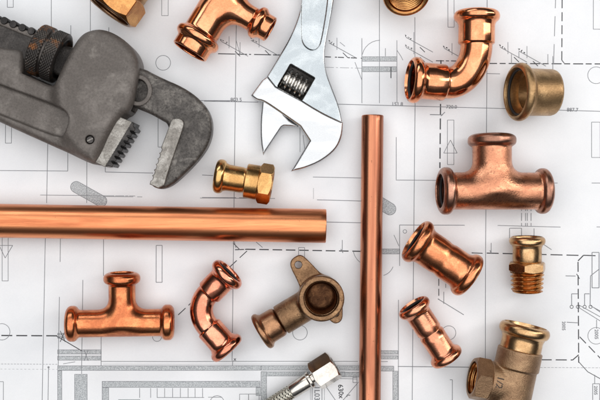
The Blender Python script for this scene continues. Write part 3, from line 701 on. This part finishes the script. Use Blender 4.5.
# ================================================================== braided hose
T = Thing('braided_hose', 'silver braided flexible hose with a nickel hexagonal nut at the bottom edge', 'hose', 300, 386, 14)
ax = direc(24.5, -15.6, 0); e = W(291.6, 392.2, 13.5)
A = W(334.8, 364.2, 13.5); d = -ax
T.add('hex_nut', *hexprism(A, d, 0.2, 24.2, 13.5, 8, math.radians(55), rc=13.2), 'nickel', smooth=22)
T.add('nut_bore', *lathe(A, d, [(0.1, 11.5), (0.5, 10.6), (12, 10.4)], 48), 'nickel', smooth=30)
fer = [(24.3, 6.0), (24.8, 5.4), (27.4, 5.4), (28.0, 8.6), (30.2, 9.0), (31, 8.3), (31.6, 7.9), (50.5, 7.7), (51.6, 7.2), (51.8, 6.2)]
T.add('ferrule', *lathe(A, d, fer, 64), 'nickel', smooth=30)
T.add('seal_washer', *torus(A+d*6, d, 7.6, 1.9), 'rubber')
h0 = A+d*51; T.add('hose_core', *lathe(h0, d, [(0, 5.6), (92, 5.6), (92.2, 4.2), (70, 4.2)], 32), 'core')
dd, u, w = frame(d); VV = []; FF = []
def strand(ph, sgn):
    R = 6.6; pitch = 20.0; n = 120; Lh = 92.0; pts = []
    for i in range(n*2):
        t = Lh*i/(2*n); th = ph+sgn*2*PI*t/pitch
        wv = math.sin(2*PI*(t/pitch*2*6/2)+(0 if sgn > 0 else PI)+ph*4*0)   # over / under
        r = R+0.42*wv
        pts.append((t, th, r))
    for k in (-0.62, 0, 0.62):
        o = len(VV)
        for i, (t, th, r) in enumerate(pts):
            # offset sideways on the cylinder surface, perpendicular to the strand
            sl = sgn*2*PI*6.5/pitch; nn = math.hypot(1, sl); t2 = t-k*sl/nn*1.0; th2 = th+k/nn/6.5
            c = h0+dd*t2; er = math.cos(th2)*u+math.sin(th2)*w; et = -math.sin(th2)*u+math.cos(th2)*w
            side = unit(et-dd*sl)
            for q in range(5):
                a = 2*PI*q/5; VV.append(c+er*(r+0.33*math.sin(a))+side*0.34*math.cos(a))
            if i:
                for q in range(5):
                    a = o+(i-1)*5; b = o+i*5; FF.append((a+q, a+(q+1) % 5, b+(q+1) % 5, b+q))
for k in range(6): strand(k*2*PI/6, 1); strand(k*2*PI/6+0.2, -1)
T.add('braided_sleeve', VV, FF, 'wire', smooth=None)

# ================================================================== adjustable wrench
T = Thing('adjustable_wrench', 'chrome adjustable wrench with its handle cut by the top edge and jaws open downwards', 'wrench', 305, 90, 12)
bodyp = pix([(304, -70, 1), (302.6, 0), (297.5, 20), (290, 38), (279, 57), (268, 75), (262, 84), (270, 100), (300, 126, 1), (309.5, 141, 1), (300, 160), (310, 162), (330, 152), (340.5, 138), (342.6, 124), (339, 106), (332, 88), (326, 72), (324, 56), (327, 38), (334.5, 0), (341, -70, 1)], 3)
slot = pix([(304.6, -75), (301.8, 0), (301.0, 36), (303.5, 46), (312, 51.5), (319, 48), (322, 38), (328.2, 0), (333, -75)], 3)
wa = direc(24.5, 14.2); wb = direc(14.2, -24.5); wc = W(296.2, 82.6, 10)
def f(P):
    v = sext(P, bodyp, 4, 16, 2.2)
    v = smax(v, -sext(P, slot, 14.0, 40, 0.8), 1.0)
    v = smax(v, -sext(P, slot, -40, 6.0, 0.8), 1.0)
    v = smax(v, -sbox(P, wc, (wa, wb, (0, 0, 1)), (14.2, 13.2, 40), 1.2), 0.8)
    return v
lo = W(248, 180, 0); hi = W(348, -40, 22)
V, F = snet(f, lo, hi, 0.68); T.add('handle', V, F, 'chrome', smooth=None)
facep = pix([(268, 76.5, 1), (262, 81, 1), (251, 96, 1), (257, 101), (263, 101.5), (276, 110), (300, 127, 1), (309.3, 141.2, 1), (291, 171.5, 1), (304, 169), (321, 162), (336, 150), (342, 137), (342.8, 122.5, 1), (327, 115.5), (313, 107.6), (302, 100.6, 1), (276, 86.6, 1)], 2)
V, F = snet(lambda P: smax(sext(P, facep, 1.5, 18.8, 2.8), -sbox(P, wc, (wa, wb, (0, 0, 1)), (14.0, 13.0, 40), 1.2), .8), W(247, 176, -2), W(347, 72, 22), 0.66)
T.add('fixed_jaw', V, F, 'polish', smooth=None)
mjaw = pix([(262.5, 97, 1), (280, 107, 1), (286, 118), (299, 127, 1), (284, 126.2, 1), (281.6, 127.5, 1), (263.2, 155.2, 1), (260.6, 142), (260.4, 120), (262, 105)], 1)
V, F = snet(lambda P: sext(P, mjaw, 3.5, 15.5, 2.4), W(255, 160, 0), W(303, 92, 20), 0.6)
T.add('movable_jaw', V, F, 'polish', smooth=None)
prof, rf = thread(-12.2, 12.2, 10.8, 10.8, 5.6, 3.6)
def rf2(t, th, rr):
    ph = ((t+12.2)/5.6-th/(2*PI)) % 1
    return rr-3.6*np.clip((np.abs(ph-0.5)*2-0.30)*2.4, 0, 1)
wc2 = wc+np.array([0, 0, 1.5])
Vw, Fw = lathe(wc2-wb*1.4, wa, [(-12.6, 2)]+[(-12.6, 9.5)]+[(t, 11.2) for t in np.arange(-12.4, 12.5, 0.4)]+[(12.6, 9.5), (12.6, 2)], 80, rfun=rf2)
T.add('worm_screw', Vw, Fw, 'worm', smooth=50)
T.add('screw_pin', *lathe(wc-wb*2.6, wa, [(-15, .1), (-15, 2.6), (15, 2.6), (15, .1)], 24), 'iron_dark')
T.add('worm_shade_plate', *snet(lambda P: sbox(P, wc+np.array([0, 0, -5.0]), (wa, wb, (0, 0, 1)), (14.4, 13.4, 1.6), .3), wc+[-24, -24, -9], wc+[24, 24, -1], 0.8), 'iron_shank', smooth=None)  # added dark plate, stands in for the shade inside the worm window

# ================================================================== pipe wrench
T = Thing('pipe_wrench', 'heavy grey cast iron pipe wrench with rusty knurled nut, entering from the left edge', 'wrench', 70, 95, 24)
us = direc(0.93, 0.385)      # along the shank
un = direc(0.385, -0.93)     # up across the shank
hnd = pix([(-70, 20, 1), (-2, 47), (10, 49.5), (26, 51), (27, 60), (25.5, 73, 1), (58, 88, 1), (95, 100), (110, 140), (100, 163), (86, 159), (68, 152.5), (48, 143.5), (20, 131), (0, 121.5), (-70, 91, 1)], 2)
hou = pix([(58, 90), (62, 76), (77, 49), (84, 38.5), (92, 33.5), (104, 31.5), (118, 36), (133, 47), (140.5, 59), (141.8, 72), (139, 92), (134, 113), (122, 118), (106, 146), (97.5, 163, 1), (84, 156), (66, 138), (60, 112)], 2)
panel = pix([(-80, 56), (0, 84.5), (62, 107.5), (72, 113.5), (74.5, 123), (68, 137), (60, 138), (0, 113.8), (-80, 84)], 2)
def f(P):
    a = sext(P, hnd, 0.6, 37, 6.5)
    b = sext(P, hou, 1, 46, 8.5)
    v = smin(a, b, 11)
    v = smax(v, -sext(P, panel, 32.2, 70, 3.0), 2.5)
    # shank channel through the housing
    c = W(98, 78, 22)
    v = smax(v, -sbox(P, c, (us, un, (0, 0, 1)), (60, 17.6, 12.2), 1.0), 1.5)
    # nut pocket
    v = smax(v, -np.maximum(scyl(P, W(51, 55.5, 22)-us*17, W(51, 55.5, 22)+us*20, 30, 1), 3.2-P[2]), 1.0)
    # pin hole
    h = W(94.6, 141, 0); v = smax(v, -scyl(P, h+[0, 0, 40], h+[0, 0, 60], 4.4, .6), .8)
    return v
V, F = snet(f, W(-42, 170, 0), W(146, 26, 49), 0.95)
T.add('body', V, F, 'iron', smooth=None)
h = W(94.6, 141, 0); T.add('retaining_screw', *lathe(h, np.array([0, 0, 1.0]), [(38, 3.9), (43.6, 3.9), (44.2, 3.2), (44.2, .1)], 32), 'iron_dark', smooth=30)
T.add('screw_slot', *joinm([(np.array([h+unit([1, .5, 0])*sx*3.1+unit([-.5, 1, 0])*sy*0.6+np.array([0, 0, 44.4]) for sx, sy in ((-1, -1), (1, -1), (1, 1), (-1, 1))]), [(0, 1, 2, 3)])]), 'jaw_steel', smooth=None)
hook = pix([(-40, 6.6, 1), (0, 22.2), (60, 45), (141, 67.2), (160, 77.5), (185, 88.2), (201, 100), (210.5, 113), (213.4, 128), (210, 144), (201, 158), (187, 173), (173, 185.5), (163, 189.5), (156, 188), (152, 185), (160, 160), (170, 130), (168, 123.5), (162, 120.5), (152, 114.5), (140, 109.5), (60, 76), (-40, 36, 1)], 2)
def f(P):
    v = sext(P, hook, 11, 33.5, 4.6)
    e = W(140, 91.5, 0)
    # raised boss round the oval slot, then the slot itself
    q = [(e[0]+13.5*math.cos(t), e[1]+15.5*math.sin(t)) for t in np.linspace(0, 2*PI, 24, endpoint=False)]
    v = smin(v, sext(P, q, 12, 34.6, 1.6), 2)
    q2 = [(e[0]+9*math.cos(t), e[1]+11*math.sin(t)) for t in np.linspace(0, 2*PI, 24, endpoint=False)]
    v = smax(v, -sext(P, q2, 26, 60, 1), 1.2)
    return v
V, F = snet(f, W(-30, 194, 8), W(218, 2, 38), 0.95)
T.add('hook_jaw', V, F, ['iron_hook', 'iron_shank'], smooth=None, mats=(V[F].mean(1)[:, 0] < 95-300).astype(int).tolist())
e = W(140, 91.5, 0); qa = [(e[0]+13.8*math.cos(t), e[1]+15.6*math.sin(t)) for t in np.linspace(0, 2*PI, 32, endpoint=False)]; qb = [(e[0]+9.4*math.cos(t), e[1]+11.2*math.sin(t)) for t in np.linspace(0, 2*PI, 32, endpoint=False)]
T.add('slot_boss', *snet(lambda P: smax(sext(P, qa, 30, 35.4, 0.8), -poly2(P, qb)+0*P[2], 0.8), e+[-18, -20, 28], e+[18, 20, 38], 0.7), 'iron', smooth=None)
# rack strip with its thread ends
V = []; parts = []
P0 = W(-36, 4.8, 0); rl = 86.0
strip = [P0, P0+us*rl, P0+us*rl-un*5.5, P0-un*5.5]
sp = [(q[0], q[1]) for q in strip]
parts.append(snet(lambda P: sext(P, sp, 14, 34.8, 1.4), P0+np.array([-4, -46, 12]), P0+np.array([90, 6, 37]), 0.8))
T.add('rack_edge', *joinm(parts), 'iron', smooth=None)
parts = []
for k in range(8):
    c = W(-19.0+k*8.9, 12.4+k*3.42, 0); c = c
    parts.append(lathe(c, np.array([0, 0, 1.0]), [(13, .1), (13, 3.6), (35.4, 3.8), (36.1, 3.3), (36.2, .05)], 20))
T.add('rack_teeth', *joinm(parts), 'iron_dark', smooth=50)
# knurled nut
Nc = W(50.5, 54.6, 29.5); hw = 14.5
un_r = 25.5
def rk(t, th, rr):
    a = abs(t)
    inb = (a > 2.0) and (a < 12.8)
    if not inb: return rr
    k = 46
    s1 = np.cos(k*th+t*2.35); s2 = np.cos(k*th-t*2.35)
    return rr+0.55*np.minimum(s1, s2)+0.1
pn = [(-hw, 12), (-hw, un_r-2.6), (-13.3, un_r-1.0)]+[(t, un_r) for t in np.arange(-12.9, -1.9, 0.33)]+[(-1.6, un_r-1.8), (-0.6, un_r-2.3), (0.6, un_r-2.3), (1.6, un_r-1.8)]+[(t, un_r) for t in np.arange(2.0, 13, 0.33)]+[(13.3, un_r-1.0), (hw, un_r-2.6), (hw, un_r-5.0), (hw-3, un_r-6.5), (hw-3, 12)]
V, F = lathe(Nc, us, pn, 420, rfun=rk)
T.add('knurled_nut', V, F, 'rust_nut', smooth=None)
# heel jaw
def teeth(p, q, n, dep, side):
    p = np.array(p, float); q = np.array(q, float); e = q-p; nn = np.array([-e[1], e[0]]); nn = nn/np.linalg.norm(nn)*side; o = []
    for i in range(n):
        a = p+e*i/n
        for fr, h in ((0.0, 0), (0.22, dep), (0.72, dep), (0.92, 0)):
            s = a+e/n*fr+nn*h; o.append((s[0], s[1], 1))
    return o
hj = pix([(121.5, 117.5, 1), (137, 124, 1)]+teeth((135.5, 127), (111, 167), 8, 3.7, -1)+[(107, 167.2, 1), (97.5, 162.5, 1)], 1)
V, F = snet(lambda P: sext(P, hj, 8, 38.5, 0.7), W(94, 174, 6), W(144, 114, 40), 0.6)
cen = V[F].mean(1)
la = W(132.6, 125.2); lb = W(108.2, 165.8); nn = np.array([(lb-la)[1], -(lb-la)[0]]); nn = nn/np.linalg.norm(nn); sd = (cen[:, :2]-la[:2])@nn; sd = sd*np.sign((W(90, 130)[:2]-la[:2])@nn)*-1
T.add('heel_jaw', V, F, ['jaw_steel', 'iron_dark'], smooth=40, mats=((sd > 0.4)).astype(int).tolist())
pl2 = pix([(122, 118, 1), (135, 123.5, 1), (108.5, 166.2, 1), (98.5, 161.5, 1)], 0)
hk = pix([(176.5, 119.4), (183, 119.8), (185.6, 124), (184, 131), (170.5, 170), (166, 185.5, 1), (160, 188.3, 1), (151.6, 184.5, 1)]+teeth((152.6, 181), (163, 148), 6, 1.3, 1)+[(171, 127), (173, 121)], 1)
V, F = snet(lambda P: sext(P, hk, 9, 37.5, 0.9), W(146, 192, 7), W(190, 114, 40), 0.6)
T.add('hook_insert', V, F, 'jaw_steel', smooth=40)

# ================================================================== light and camera
wd = bpy.data.worlds.new('World'); S.world = wd; wd.use_nodes = True
nt = wd.node_tree; bg = nt.nodes['Background']; L = nt.links.new
tc = N(nt, 'ShaderNodeTexCoord'); sx = N(nt, 'ShaderNodeSeparateXYZ'); L(tc.outputs['Generated'], sx.inputs[0])
cr = N(nt, 'ShaderNodeValToRGB'); e = cr.color_ramp.elements
e[0].position = 0.0; e[0].color = (0.05, 0.05, 0.055, 1); e[1].position = 0.9; e[1].color = (0.75, 0.77, 0.80, 1)
q = cr.color_ramp.elements.new(0.45); q.color = (0.09, 0.09, 0.095, 1)
L(sx.outputs['Z'], cr.inputs[0]); L(cr.outputs[0], bg.inputs['Color']); bg.inputs['Strength'].default_value = 0.55
def area(name, loc, tgt, sx_, sy_, power, col=(1, 1, 1)):
    l = bpy.data.lights.new(name, 'AREA'); l.shape = 'RECTANGLE'; l.size = sx_; l.size_y = sy_; l.energy = power; l.color = col
    o = bpy.data.objects.new(name, l); COL.objects.link(o); o.location = loc
    o.rotation_euler = (Vector(tgt)-Vector(loc)).to_track_quat('-Z', 'Y').to_euler(); o['kind'] = 'structure'
    return o
area('softbox', (0.06, 0.03, 1.0), (0.06, 0.03, 0), 1.85, 1.45, 12.6, (1, 0.992, 0.985))
area('added_sparkle_light', (0.95, 0.25, 0.55), (0, 0, 0), 0.22, 0.9, 3.0, (1, 0.97, 0.94))  # added lamp at the right, for sparkle and a second highlight on metal
area('added_fill_light', (-0.45, 0.95, 0.6), (0, 0, 0), 0.9, 0.3, 2.8, (0.95, 0.98, 1))  # added low lamp, fills the paper near objects and gives sparkle
cam = bpy.data.cameras.new('camera'); co = bpy.data.objects.new('camera', cam); COL.objects.link(co)
co.location = (0, 0, D*K); co.rotation_euler = (0, 0, 0)
cam.sensor_width = 36; cam.lens = 36*D/600; cam.clip_start = 0.01; cam.clip_end = 100
S.camera = co
S.view_settings.view_transform = 'Standard'; S.view_settings.look = 'None'; S.view_settings.gamma = 1; S.view_settings.exposure = 0
S.cycles.max_bounces = 8; S.cycles.glossy_bounces = 6
